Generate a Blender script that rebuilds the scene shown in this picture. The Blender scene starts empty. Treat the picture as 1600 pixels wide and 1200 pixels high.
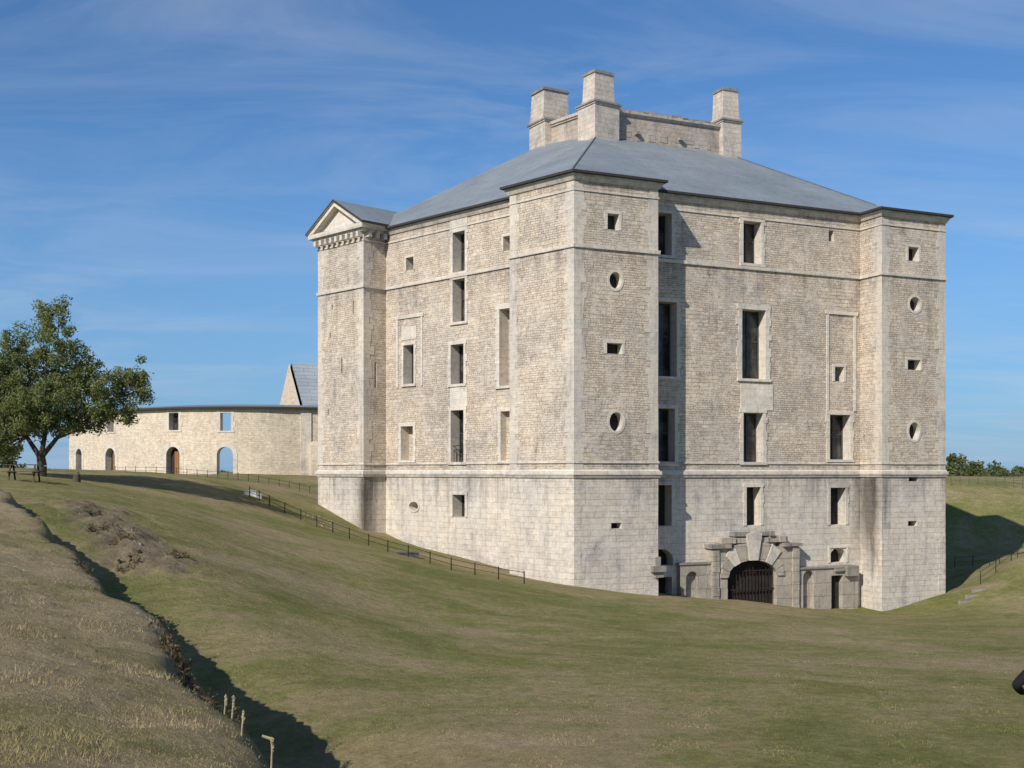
import bpy, math, random
import numpy as np
from mathutils import Vector, Matrix, noise
random.seed(7); rng=np.random.default_rng(7)
F=1800.0; HY=738.0
scene=bpy.context.scene
coll=scene.collection
# ------------------------------------------------------------------ nodes helpers
def newmat(name):
    m=bpy.data.materials.new(name); m.use_nodes=True
    nt=m.node_tree; b=nt.nodes['Principled BSDF']; b.inputs['Roughness'].default_value=.9
    b.inputs['Specular IOR Level'].default_value=.2
    return m,nt,b
def nd(nt,t,**k):
    n=nt.nodes.new(t)
    for a,v in k.items():
        if a.startswith('_'): setattr(n,a[1:],v)
        else: n.inputs[a.replace('~',' ')].default_value=v
    return n
def lk(nt,a,b): nt.links.new(a,b)
def noise_n(nt,vec,scale,detail=4,rough=.6,dist=0):
    n=nd(nt,'ShaderNodeTexNoise'); n.inputs['Scale'].default_value=scale; n.inputs['Detail'].default_value=detail
    n.inputs['Roughness'].default_value=rough; n.inputs['Distortion'].default_value=dist
    if vec is not None: lk(nt,vec,n.inputs['Vector'])
    return n.outputs['Fac']
def ramp(nt,fac,stops):
    r=nt.nodes.new('ShaderNodeValToRGB'); cr=r.color_ramp
    while len(cr.elements)<len(stops): cr.elements.new(.5)
    for e,(p,c) in zip(cr.elements,stops):
        e.position=p; e.color=(c,c,c,1) if isinstance(c,(int,float)) else (*c,1)
    lk(nt,fac,r.inputs['Fac']); return r.outputs['Color']
def mix(nt,a,b,fac,mode='MIX'):
    m=nt.nodes.new('ShaderNodeMix'); m.data_type='RGBA'; m.blend_type=mode
    for s,v in ((m.inputs[0],fac),(m.inputs[6],a),(m.inputs[7],b)):
        if isinstance(v,bpy.types.NodeSocket): lk(nt,v,s)
        elif isinstance(v,(int,float)): s.default_value=v if s.type=='VALUE' else (v,v,v,1)
        else: s.default_value=(*v,1)
    return m.outputs[2]
def vmath(nt,op,a,b,out=0):
    m=nt.nodes.new('ShaderNodeVectorMath'); m.operation=op
    for s,v in ((m.inputs[0],a),(m.inputs[1],b)):
        if isinstance(v,bpy.types.NodeSocket): lk(nt,v,s)
        else: s.default_value=v
    return m.outputs['Value'] if out else m.outputs[0]
def math_n(nt,op,a,b=0.0):
    m=nt.nodes.new('ShaderNodeMath'); m.operation=op
    for s,v in ((m.inputs[0],a),(m.inputs[1],b)):
        if isinstance(v,bpy.types.NodeSocket): lk(nt,v,s)
        else: s.default_value=v
    return m.outputs[0]
def maprange(nt,v,a,b,c,d):
    m=nt.nodes.new('ShaderNodeMapRange'); m.clamp=True
    lk(nt,v,m.inputs[0])
    for i,x in enumerate((a,b,c,d)): m.inputs[1+i].default_value=x
    return m.outputs[0]
def bump(nt,b,h,strength,dist):
    n=nt.nodes.new('ShaderNodeBump'); n.inputs['Strength'].default_value=strength; n.inputs['Distance'].default_value=dist
    lk(nt,h,n.inputs['Height']); lk(nt,n.outputs[0],b.inputs['Normal'])
def stone(name,bw,rh,c1,c2,mort,msz=.012,dist=.05,bs=.6,stain=.5,irreg=True,pale=None,drip=0,bd=.03,damp=False):
    m,nt,b=newmat(name)
    tc=nt.nodes.new('ShaderNodeTexCoord'); uv=tc.outputs['UV']; ob=tc.outputs['Object']
    nz=nd(nt,'ShaderNodeTexNoise'); nz.inputs['Scale'].default_value=1.3; nz.inputs['Detail'].default_value=6; nz.inputs['Roughness'].default_value=.6; lk(nt,uv,nz.inputs['Vector'])
    off=vmath(nt,'SUBTRACT',nz.outputs['Color'],(.5,.5,.5))
    sc=vmath(nt,'MULTIPLY',off,(dist*6,dist*2.2,0))
    v=vmath(nt,'ADD',uv,sc)
    def brick(w,h,o):
        br=nt.nodes.new('ShaderNodeTexBrick'); br.offset=o; br.squash=.6; br.squash_frequency=3; br.offset_frequency=2
        br.inputs['Scale'].default_value=1; br.inputs['Brick Width'].default_value=w; br.inputs['Row Height'].default_value=h
        br.inputs['Mortar Size'].default_value=msz; br.inputs['Mortar Smooth'].default_value=.5; br.inputs['Bias'].default_value=-.1
        br.inputs['Color1'].default_value=(*c1,1); br.inputs['Color2'].default_value=(*c2,1); br.inputs['Mortar'].default_value=(*mort,1)
        lk(nt,v,br.inputs['Vector']); return br
    b1=brick(bw,rh,.5); col=b1.outputs['Color']; fac=b1.outputs['Fac']
    if irreg:
        b2=brick(bw*1.8,rh*1.7,.37)
        msk=ramp(nt,noise_n(nt,ob,.6,4),[(.5,0),(.56,1)])
        col=mix(nt,col,b2.outputs['Color'],msk); fac=mix(nt,fac,b2.outputs['Fac'],msk)
    if pale:
        pm=ramp(nt,noise_n(nt,ob,.8,8,.8,.5),[(.46,.05),(.60,.8)])
        col=mix(nt,col,pale,pm)
        fac=math_n(nt,'MULTIPLY',fac,math_n(nt,'SUBTRACT',1.1,pm))
    s2=nt.nodes.new('ShaderNodeMapping'); s2.inputs['Scale'].default_value=(1.8,5.5,1); lk(nt,v,s2.inputs['Vector'])
    col=mix(nt,col,ramp(nt,noise_n(nt,s2.outputs[0],1.0,3,.8),[(.3,.70),(.5,1.0),(.7,1.2)]),.75 if irreg else .35,'MULTIPLY')
    n1=ramp(nt,noise_n(nt,ob,3.6,8,.85),[(.3,.66),(.5,1.0),(.7,1.2)])
    col=mix(nt,col,n1,.85,'MULTIPLY')
    n2=ramp(nt,noise_n(nt,ob,.25,6,.72,.8),[(.34,(.72,.71,.73)),(.45,(.95,.94,.94)),(.56,(1.04,1.0,.95)),(.68,(1.15,1.11,1.06))])
    col=mix(nt,col,n2,min(1,stain*1.6),'MULTIPLY')
    st=nt.nodes.new('ShaderNodeMapping'); st.inputs['Scale'].default_value=(1.3,.11,1); lk(nt,uv,st.inputs['Vector'])
    sn=noise_n(nt,st.outputs[0],1.0,7,.78)
    n3=ramp(nt,sn,[(.32,(.46,.46,.48)),(.47,(1,1,1))])
    col=mix(nt,col,n3,stain,'MULTIPLY')
    n5=ramp(nt,noise_n(nt,ob,1.3,9,.88),[(.34,(.38,.36,.35)),(.43,(1,1,1))])
    col=mix(nt,col,n5,.65,'MULTIPLY')
    if drip:
        sx=nt.nodes.new('ShaderNodeSeparateXYZ'); lk(nt,ob,sx.inputs[0]); z=sx.outputs['Z']
        g=None
        for zt,ln in ((-.1,2.2),(12.15,1.6),(16.1,1.6),(.6,.6)):
            up=maprange(nt,z,zt-ln,zt,0,1); dn=maprange(nt,z,zt+.02,zt+.03,1,0); k=math_n(nt,'MULTIPLY',up,dn)
            g=k if g is None else math_n(nt,'MAXIMUM',g,k)
        gg=math_n(nt,'MULTIPLY',g,ramp(nt,sn,[(.42,1),(.60,.0)])); gg=math_n(nt,'MULTIPLY',gg,drip)
        col=mix(nt,col,mix(nt,col,(.45,.45,.47),1,'MULTIPLY'),gg)
    if damp:
        pz=vmath(nt,'MULTIPLY',ob,(1,1,.28))
        for c in ((-9.6,75.2,-.7),(22.3,71.8,-.5)):
            d=vmath(nt,'DISTANCE',pz,c,1)
            k=maprange(nt,math_n(nt,'ADD',d,math_n(nt,'MULTIPLY',sn,1.2)),1.1,2.0,.9,0)
            col=mix(nt,col,mix(nt,col,(.22,.21,.20),1,'MULTIPLY'),k)
    lk(nt,col,b.inputs['Base Color'])
    h=math_n(nt,'SUBTRACT',noise_n(nt,ob,8,7,.8),fac)
    bump(nt,b,h,bs,bd)
    return m
M={}
M['rubble']=stone('limestone_rubble',.34,.13,(.615,.525,.42),(.455,.385,.30),(.32,.27,.21),.014,.068,.8,.55,True,(.62,.55,.455),.5,.045)
M['ashlar']=stone('limestone_ashlar',.85,.33,(.60,.545,.465),(.52,.468,.395),(.32,.285,.235),.011,.018,.55,.7,False,(.63,.585,.515),.6,.03,True)
M['dress']=stone('dressed_limestone',1.4,.47,(.625,.575,.495),(.575,.525,.45),(.43,.395,.335),.006,.012,.4,.55,False,None,.45)
M['quoin']=stone('quoin_stone',3.0,2.0,(.575,.525,.45),(.53,.485,.415),(.46,.42,.36),.004,.01,.5,.7,False,None,.45)
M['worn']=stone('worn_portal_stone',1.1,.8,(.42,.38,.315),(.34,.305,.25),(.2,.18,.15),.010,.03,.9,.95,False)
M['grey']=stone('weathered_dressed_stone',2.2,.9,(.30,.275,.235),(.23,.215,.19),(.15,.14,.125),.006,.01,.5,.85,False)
M['plaster']=stone('chimney_render',.9,.3,(.42,.355,.29),(.34,.29,.24),(.24,.205,.17),.008,.03,.7,.9,False,(.46,.41,.35))
M['chim']=stone('chimney_stone',.7,.32,(.59,.52,.44),(.50,.44,.37),(.32,.285,.24),.008,.01,.5,.75,False)
M['farwall']=stone('pale_rubble',.45,.18,(.66,.56,.43),(.53,.445,.335),(.45,.385,.29),.02,.05,.4,.3,True,(.65,.565,.44))
def roofmat(name,k):
    m,nt,b=newmat(name); tc=nt.nodes.new('ShaderNodeTexCoord')
    br=nt.nodes.new('ShaderNodeTexBrick'); br.inputs['Scale'].default_value=1; br.inputs['Brick Width'].default_value=2.2; br.inputs['Row Height'].default_value=.55
    br.inputs['Mortar Size'].default_value=.02; br.inputs['Color1'].default_value=(.225*k,.25*k,.265*k,1); br.inputs['Color2'].default_value=(.202*k,.227*k,.242*k,1); br.inputs['Mortar'].default_value=(.115*k,.13*k,.14*k,1)
    lk(nt,tc.outputs['UV'],br.inputs['Vector'])
    n1=ramp(nt,noise_n(nt,tc.outputs['Object'],.3,5,.6),[(.3,.84),(.7,1.14)])
    n2=ramp(nt,noise_n(nt,tc.outputs['Object'],5,4,.7),[(.3,.9),(.7,1.08)])
    lk(nt,mix(nt,mix(nt,br.outputs['Color'],n1,1,'MULTIPLY'),n2,1,'MULTIPLY'),b.inputs['Base Color']); b.inputs['Roughness'].default_value=.55
    b.inputs['Specular IOR Level'].default_value=.3
    bump(nt,b,math_n(nt,'SUBTRACT',.5,br.outputs['Fac']),.5,.02); M[name]=m
roofmat('slate',1.0); roofmat('far_slate',1.5)
def simple(name,c,r=.8,var=.25,sc=6,spec=.2,metal=0):
    m,nt,b=newmat(name); tc=nt.nodes.new('ShaderNodeTexCoord')
    n=ramp(nt,noise_n(nt,tc.outputs['Object'],sc,5,.7),[(.3,1-var),(.7,1+var)])
    lk(nt,mix(nt,c,n,1,'MULTIPLY'),b.inputs['Base Color']); b.inputs['Roughness'].default_value=r
    b.inputs['Specular IOR Level'].default_value=spec; b.inputs['Metallic'].default_value=metal
    M[name]=m; return m
simple('fascia',(.045,.042,.04)); simple('iron',(.02,.019,.018),.6); simple('wood',(.30,.13,.05),.7,.3,8); simple('oldwood',(.09,.07,.05),.9,.3,10); simple('rust',(.035,.022,.016),.9,.4,9)
simple('windowframe',(.07,.065,.06),.6); simple('concrete',(.5,.48,.44)); simple('slab',(.09,.085,.08)); simple('bark',(.07,.055,.04),.95,.4,5); simple('lead',(.10,.11,.12),.6)
simple('cloth',(.012,.012,.015),.9); simple('skin',(.45,.27,.19),.6,.05); simple('hair',(.03,.02,.015),.6); simple('straw',(.35,.28,.16),.9,.3,20)
m,nt,b=newmat('glass_pane'); tc=nt.nodes.new('ShaderNodeTexCoord')
n=ramp(nt,noise_n(nt,tc.outputs['Object'],.9,4),[(.4,(.012,.013,.015)),(.62,(.08,.073,.064))]); lk(nt,n,b.inputs['Base Color'])
b.inputs['Roughness'].default_value=.2; b.inputs['Specular IOR Level'].default_value=.4; M['pane']=m
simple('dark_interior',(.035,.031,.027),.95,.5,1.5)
def leafmat(name,c1,c2,sc=1.2,tl=.3):
    m,nt,b=newmat(name); tc=nt.nodes.new('ShaderNodeTexCoord')
    n=ramp(nt,noise_n(nt,tc.outputs['Object'],sc,4,.7),[(.35,c1),(.65,c2)])
    lk(nt,n,b.inputs['Base Color']); b.inputs['Roughness'].default_value=.6
    tr=nt.nodes.new('ShaderNodeBsdfTranslucent'); lk(nt,n,tr.inputs['Color'])
    ms=nt.nodes.new('ShaderNodeMixShader'); ms.inputs[0].default_value=tl
    lk(nt,b.outputs[0],ms.inputs[1]); lk(nt,tr.outputs[0],ms.inputs[2]); lk(nt,ms.outputs[0],nt.nodes['Material Output'].inputs['Surface'])
    M[name]=m
leafmat('tree_leaf',(.125,.16,.052),(.24,.255,.095),1.2,.42); leafmat('far_leaf',(.09,.11,.04),(.14,.16,.06),.3); leafmat('bramble_leaf',(.08,.07,.035),(.19,.12,.06),5)
# ------------------------------------------------------------------ mesh builder
class MB:
    def __init__(s): s.v=[];s.f=[];s.m=[];s.mats=[]
    def add(s,pts,mat):
        i=len(s.v); s.v+= [tuple(p) for p in pts]; s.f.append(tuple(range(i,i+len(pts))))
        if mat not in s.mats: s.mats.append(mat)
        s.m.append(s.mats.index(mat))
    def box(s,W,u0,u1,o0,o1,z0,z1,mat,back=True):
        P=lambda u,o,z: W(u,o,z)
        s.add([P(u0,o1,z0),P(u1,o1,z0),P(u1,o1,z1),P(u0,o1,z1)],mat)
        s.add([P(u0,o0,z0),P(u0,o1,z0),P(u0,o1,z1),P(u0,o0,z1)],mat)
        s.add([P(u1,o1,z0),P(u1,o0,z0),P(u1,o0,z1),P(u1,o1,z1)],mat)
        s.add([P(u0,o1,z1),P(u1,o1,z1),P(u1,o0,z1),P(u0,o0,z1)],mat)
        s.add([P(u0,o0,z0),P(u1,o0,z0),P(u1,o1,z0),P(u0,o1,z0)],mat)
        if back: s.add([P(u1,o0,z0),P(u0,o0,z0),P(u0,o0,z1),P(u1,o0,z1)],mat)
    def prism(s,W,poly,o0,o1,mat):
        s.add([W(u,o1,z) for u,z in poly],mat)
        n=len(poly)
        for i in range(n):
            a=poly[i];c=poly[(i+1)%n]
            s.add([W(a[0],o0,a[1]),W(c[0],o0,c[1]),W(c[0],o1,c[1]),W(a[0],o1,a[1])],mat)
    def cyl(s,a,b2,r0,r1,mat,n=8):
        a=Vector(a);b2=Vector(b2);d=(b2-a).normalized(); x=d.orthogonal().normalized(); y=d.cross(x)
        A=[a+(x*math.cos(t)+y*math.sin(t))*r0 for t in [2*math.pi*i/n for i in range(n)]]
        B=[b2+(x*math.cos(t)+y*math.sin(t))*r1 for t in [2*math.pi*i/n for i in range(n)]]
        for i in range(n): s.add([A[i],A[(i+1)%n],B[(i+1)%n],B[i]],mat)
        s.add(B,mat); s.add(A[::-1],mat)
    def obj(s,name,parent=None,ploc=None,bevel=0):
        me=bpy.data.meshes.new(name); me.from_pydata(s.v,[],s.f)
        for k in s.mats: me.materials.append(M[k])
        me.polygons.foreach_set('material_index',s.m)
        uvl=me.uv_layers.new(name='UVMap'); me.update()
        uvs=np.zeros(len(me.loops)*2)
        for p in me.polygons:
            n=p.normal
            if abs(n.z)>.98: t=Vector((1,0,0)); b2=Vector((0,1,0))
            else:
                t=Vector((-n.y,n.x,0)).normalized(); b2=n.cross(t)
            for li in p.loop_indices:
                co=me.vertices[me.loops[li].vertex_index].co
                uvs[2*li]=co.dot(t)+50; uvs[2*li+1]=co.dot(b2)+50
        uvl.data.foreach_set('uv',uvs)
        o=bpy.data.objects.new(name,me); coll.objects.link(o)
        if parent: setp(o,parent)
        return o
def wloc(p):
    return Matrix.Translation(Vector(p.get('_o',(0,0,0))))
def setp(o,p):
    o.parent=p; o.matrix_parent_inverse=wloc(p).inverted()
def empty(name,loc,label,cat):
    e=bpy.data.objects.new(name,None); e.location=loc; e['_o']=tuple(loc); e['label']=label; e['category']=cat; coll.objects.link(e); return e
def top(o,label,cat,group=None):
    o['label']=label;o['category']=cat
    if group:o['group']=group
    return o
def frame(p0,p1):
    p0=Vector((p0[0],p0[1]));p1=Vector((p1[0],p1[1]));d=(p1-p0);L=d.length;d/=L;n=Vector((d.y,-d.x))
    def W(u,o,z):
        q=p0+d*u+n*o; return Vector((q.x,q.y,z))
    W.p0=p0;W.d=d;W.n=n;W.L=L
    def U(x,o=0):
        k=(x-800)/F; q=p0+n*o
        return (k*q.y-q.x)/(d.x-k*d.y)
    def Z(u,y,o=0):
        q=p0+d*u+n*o; return (HY-y)*q.y/F
    W.U=U;W.Z=Z
    return W
def outline(op,k=14):
    u0,u1,z0,z1,sh,rise=op['u0'],op['u1'],op['z0'],op['z1'],op['sh'],op.get('rise',0)
    if sh=='rect': return [(u0,z0),(u1,z0),(u1,z1),(u0,z1)]
    uc=(u0+u1)/2;a=(u1-u0)/2
    if sh=='oval':
        zc=(z0+z1)/2;b_=(z1-z0)/2
        return [(uc+a*math.cos(t),zc+b_*math.sin(t)) for t in [2*math.pi*i/24 for i in range(24)]]
    zs=z1-rise
    return [(u0,z0),(u1,z0)]+[(uc+a*math.cos(math.pi*i/k),zs+rise*math.sin(math.pi*i/k)) for i in range(k+1)]
def wall(mb,W,z0,z1,ops,matf,umin=0,umax=None,depth=.55,o=0,nsub=None,revmat='dress'):
    L=W.L if umax is None else umax
    us=set([umin,L]);zs=set([z0,z1]+([0.0] if z0<0<z1 else []))
    if nsub: us|=set(np.linspace(umin,L,nsub+1).tolist())
    for p in ops: us|={p['u0'],p['u1']}; zs|={p['z0'],p['z1']}
    us=sorted(us);zs=sorted(zs)
    for i in range(len(us)-1):
        for j in range(len(zs)-1):
            a,b_,c,d=us[i],us[i+1],zs[j],zs[j+1]
            if b_-a<1e-5 or d-c<1e-5: continue
            uc,zc=(a+b_)/2,(c+d)/2
            if any(p['u0']<uc<p['u1'] and p['z0']<zc<p['z1'] for p in ops): continue
            mb.add([W(a,o,c),W(b_,o,c),W(b_,o,d),W(a,o,d)],matf(zc))
    for p in ops:
        ol=outline(p); mt=matf((p['z0']+p['z1'])/2)
        if p['sh']=='arch':
            ar=ol[2:]
            for k in range(len(ar)-1):
                a,b_=ar[k],ar[k+1]
                mb.add([W(a[0],o,a[1]),W(a[0],o,p['z1']+1e-4),W(b_[0],o,p['z1']+1e-4),W(b_[0],o,b_[1])],mt)
        if p['sh']=='oval':
            n=len(ol)
            for k in range(n):
                a,b_=ol[k],ol[(k+1)%n]; zt=p['z1'] if (a[1]+b_[1])/2>(p['z0']+p['z1'])/2 else p['z0']
                mb.add([W(a[0],o,a[1]),W(a[0],o,zt),W(b_[0],o,zt),W(b_[0],o,b_[1])],mt)
        n=len(ol); dp=p.get('depth',depth)
        for k in range(n):
            a,b_=ol[k],ol[(k+1)%n]
            mb.add([W(a[0],o,a[1]),W(b_[0],o,b_[1]),W(b_[0],o-dp,b_[1]),W(a[0],o-dp,a[1])],revmat)
def surround(mb,W,op,w=.26,pr=.04,o=0,sill=True,mat='dress'):
    u0,u1,z0,z1=op['u0'],op['u1'],op['z0'],op['z1']
    if op['sh']=='oval':
        ol=outline(op); uc=(u0+u1)/2;zc=(z0+z1)/2; a=(u1-u0)/2;b_=(z1-z0)/2
        out=[(uc+(x-uc)*(1+w/a),zc+(z-zc)*(1+w/b_)) for x,z in ol]; n=len(ol)
        for k in range(n):
            p,q,r,s=ol[k],ol[(k+1)%n],out[(k+1)%n],out[k]
            mb.add([W(p[0],o+pr,p[1]),W(q[0],o+pr,q[1]),W(r[0],o+pr,r[1]),W(s[0],o+pr,s[1])],mat)
            mb.add([W(s[0],o+pr,s[1]),W(r[0],o+pr,r[1]),W(r[0],o,r[1]),W(s[0],o,s[1])],mat)
            mb.add([W(p[0],o+pr,p[1]),W(q[0],o+pr,q[1]),W(q[0],o,q[1]),W(p[0],o,p[1])],mat)
        return
    z=z0;k=0
    while z<z1-1e-3:
        zz=min(z+.45+.1*math.sin(k*2.1+u0),z1)
        if z1-zz<.15: zz=z1
        ww=w*((1.25 if k%2 else .9)+.12*math.sin(k*3.7+u0)); w2=w*((1.25 if k%2 else .9)+.12*math.sin(k*2.3+u1))
        mb.box(W,u0-ww,u0,o,o+pr,z+.003,zz-.003,mat,False); mb.box(W,u1,u1+w2,o,o+pr,z+.003,zz-.003,mat,False)
        z=zz;k+=1
    mb.box(W,u0-w*1.1,u1+w*1.1,o,o+pr*1.2,z1,z1+w,mat,False)
    if sill: mb.box(W,u0-w*1.1,u1+w*1.1,o,o+pr*2.2,z0-.16,z0,mat,False)
def window_obj(W,op,parent,o=0):
    mb=MB(); d=op.get('depth',.55)-.02; kind=op.get('kind','glass')
    ol=outline(op)
    if kind=='open': return
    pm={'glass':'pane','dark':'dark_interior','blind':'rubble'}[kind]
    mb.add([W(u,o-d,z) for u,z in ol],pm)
    u0,u1,z0,z1=op['u0'],op['u1'],op['z0'],op['z1']
    if kind=='glass' and (z1-z0)>1.0:
        mm='windowframe'; e=.003
        mb.box(W,u0+e,u0+.07,o-d+.002,o-d+.07,z0+e,z1-e,mm); mb.box(W,u1-.07,u1-e,o-d+.002,o-d+.07,z0+e,z1-e,mm)
        mb.box(W,u0+.072,u1-.072,o-d+.002,o-d+.065,z1-.09,z1-e,mm); mb.box(W,u0+.072,u1-.072,o-d+.002,o-d+.065,z0+e,z0+.09,mm)
        if u1-u0>1.0: mb.box(W,(u0+u1)/2-.03,(u0+u1)/2+.03,o-d+.002,o-d+.06,z0+.092,z1-.092,mm)
        if z1-z0>2.0: mb.box(W,u0+.074,u1-.074,o-d+.004,o-d+.055,z0+(z1-z0)*.55,z0+(z1-z0)*.55+.06,mm)
    mb.obj({'glass':'window','dark':'window','blind':'blind_window'}[kind],parent)
    if op['sur']>0:
        sb=MB(); surround(sb,W,op,op['sur'],op.get('pr',.05),sill=kind!='dark'); sb.obj('window_surround',parent)
def pxop(W,t,o=0):
    x0,y0,x1,y1=t[:4]; sh=t[4] if len(t)>4 else 'rect'; kind=t[5] if len(t)>5 else 'glass'
    ua,ub=sorted((W.U(x0,o),W.U(x1,o))); um=(ua+ub)/2
    d=dict(u0=ua,u1=ub,z0=W.Z(um,y1,o),z1=W.Z(um,y0,o),sh=sh,kind=kind,sur=(t[6] if len(t)>6 else .24))
    if kind=='blind': d['depth']=t[8] if len(t)>8 else .3
    if sh=='arch': d['rise']=(t[7] if len(t)>7 else .5)*(ub-ua)
    return d
# ------------------------------------------------------------------ castle plan
def rot(a): return Vector((math.cos(math.radians(a)),math.sin(math.radians(a))))
A=Vector((3.34,62.0)); D=A+rot(24.3)*26.4; E=A+rot(134)*24.0; G=D+rot(96.3)*25.5; H=E+rot(62)*25.5
P=[A,D,G,H,E]
par=[(5.25,5.14,1.93),(5.15,5.15,1.9),(5.15,5.15,1.9),(5.15,5.15,1.9),(5.18,4.97,1.85)]
S=[]
foot=[]
for i in range(5):
    a=P[i];b_=P[(i+1)%5];d=(b_-a).normalized();n=Vector((d.y,-d.x));t0,t1,dp=par[i]
    q1=a+d*t0;q2=q1-n*dp;q4=b_-d*t1;q3=q4-n*dp
    S.append((a,q1,q2,q3,q4)); foot+=[a,q1,q2,q3,q4]
def offset(poly,k):
    n=len(poly);out=[]
    for i in range(n):
        p=poly[i-1];q=poly[i];r=poly[(i+1)%n]
        d1=(q-p).normalized();d2=(r-q).normalized();n1=Vector((d1.y,-d1.x));n2=Vector((d2.y,-d2.x))
        m_=(n1+n2); m_=m_/ (1+n1.dot(n2)); out.append(q+m_*k)
    return out
def band(mb,poly,k,z0,z1,mat,k2=None):
    o1=offset(poly,k); o2=offset(poly,k2 if k2 is not None else k); n=len(poly)
    for i in range(n):
        j=(i+1)%n
        v=lambda p,z: Vector((p.x,p.y,z))
        mb.add([v(o1[i],z0),v(o1[j],z0),v(o2[j],z1),v(o2[i],z1)],mat)
        mb.add([v(o2[i],z1),v(o2[j],z1),v(poly[j],z1),v(poly[i],z1)],mat)
        mb.add([v(poly[i],z0),v(poly[j],z0),v(o1[j],z0),v(o1[i],z0)],mat)
castle=empty('castle',(7.4,83.3,-6.5),'pale limestone pentagonal castle with grey roof, standing in a grassy ditch','castle')
ZT=16.1;ZB=-11.5
mat_z=lambda z:'rubble' if z>0 else 'ashlar'
OPS={}
OPS['T0next']=[(949,334,967,359,'rect','dark',.16),(952,425,971,451,'oval','dark',.14),(948,536,972,553,'rect','dark',.16),(952,644,973,674,'oval','dark',.15),(954,738.5,972,747,'rect','dark',0),(955,817,971,826,'rect','dark',0)]
OPS['T1prev']=[(1419,386,1435,408,'rect','dark',.16),(1421,464,1438,487,'oval','dark',.14),(1418,562,1438,578,'rect','dark',.14),(1420,660,1437,688,'oval','dark',.15),(1420,743.5,1434,752,'rect','dark',0),(1419,814,1433,822,'rect','dark',0)]
OPS['M0']=[(1010,332,1049,398),(1010,471,1057,588),(1012,638,1054,724),(1012,758,1049,822,'rect','dark',.18),(1014,858,1052,884,'arch','dark',.0,.4),(1018,902,1050,980,'rect','dark',0),
 (1161,346,1189,412),(1159,484,1196,592,'rect','glass',.32),(1161,645,1192,722),(1166,761,1188,821,'rect','dark',.2),
 (1295,360,1303,377,'rect','dark',0),(1304,573,1318,596,'rect','dark',.15),(1296,648,1328,718),(1297,762,1321,820,'rect','dark',.2),(1297,856,1322,879,'arch','dark',.14,.45)]
OPS['M4']=[(787,368,806,391,'rect','dark',.12),(781,481,815,602,'rect','blind',.3,0,.75),(783,642,815,720,'rect','blind',.26,0,.45),
 (708,362,727,425),(708,436,727,503,'rect','glass',.22),(705,538,725,600),(705,641,725,722),(708,773,727,808,'rect','dark',.22),
 (635,402,647,422,'rect','dark',.12),(631,539,647,600,'rect','glass',.2),(627,666,646,719,'rect','blind',.24,0,.7),(640,784,654,798,'oval','dark',.12)]
def quoins(mb,W,end,z0=-11,z1=15.7):
    z=z0;k=0
    while z<z1:
        h=.4+.09*math.sin(k*2.7); w=(.72 if k%2 else .55)*(1+.2*math.sin(k*1.9))
        zz=min(z+h,z1)
        pr=.008+.010*abs(math.sin(k*3.3))
        mt='quoin' if z>0 else 'ashlar'
        if end==0: mb.box(W,-.0,w,0,pr,z+.003,zz-.003,mt,False)
        else: mb.box(W,W.L-w,W.L+pr,0,pr,z+.003,zz-.003,mt,False)
        z=zz;k+=1
for i in range(5):
    pr=S[i-1]; nx=S[i]
    faces=[('ret0',pr[3],pr[4]),('prev',pr[4],P[i]),('next',P[i],nx[1]),('ret1',nx[1],nx[2])]
    mb=MB(); qb=MB(); todo=[]
    for nm,p0,p1 in faces:
        W=frame(p0,p1); ops=[]
        key={(0,'next'):'T0next',(1,'prev'):'T1prev'}.get((i,nm))
        if key:
            ops=[pxop(W,t) for t in OPS[key]]
        if i==4 and nm=='next':
            ops=[]
            for (x,y0,y1) in ((552,470,492),(519,476,484),(516,520,528),(534,560,584),(513,640,648)):
                u=W.U(x); ops.append(dict(u0=u-.07,u1=u+.07,z0=W.Z(u,y1),z1=W.Z(u,y0),sh='rect',kind='dark',sur=0))
        if i==4 and nm=='ret1':
            ops=[dict(u0=.9,u1=1.05,z0=W.Z(1,606),z1=W.Z(1,566),sh='rect',kind='dark',sur=0)]
        if i==1 and nm=='ret0':
            ops=[dict(u0=.3,u1=.42,z0=W.Z(.3,692),z1=W.Z(.3,680),sh='rect',kind='dark',sur=0)]
        wall(mb,W,ZB,ZT,ops,mat_z)
        for p in ops:
            p['pr']=.03; todo.append((W,p))
        if nm=='prev': quoins(qb,W,1); quoins(qb,W,0)
        if nm=='next': quoins(qb,W,0); quoins(qb,W,1)
        if nm=='ret0': quoins(qb,W,1)
        if nm=='ret1': quoins(qb,W,0)
    tw=mb.obj('corner_tower',castle); tw['_o']=(0,0,0)
    qb.obj('quoins',tw)
    for W,p in todo: window_obj(W,p,tw)
WM={}
def tall_frame(W,x0,x1,y0,y1,parent):
    sb=MB(); u0,u1=sorted((W.U(x0),W.U(x1))); um=(u0+u1)/2; za,zb_=W.Z(um,y1),W.Z(um,y0)
    sb.box(W,u0,u0+.18,0,.065,za,zb_,'dress',False); sb.box(W,u1-.18,u1,0,.065,za,zb_,'dress',False); sb.box(W,u0-.1,u1+.1,0,.09,zb_+.002,zb_+.22,'dress',False)
    sb.obj('blind_window_surround',parent)
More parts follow.
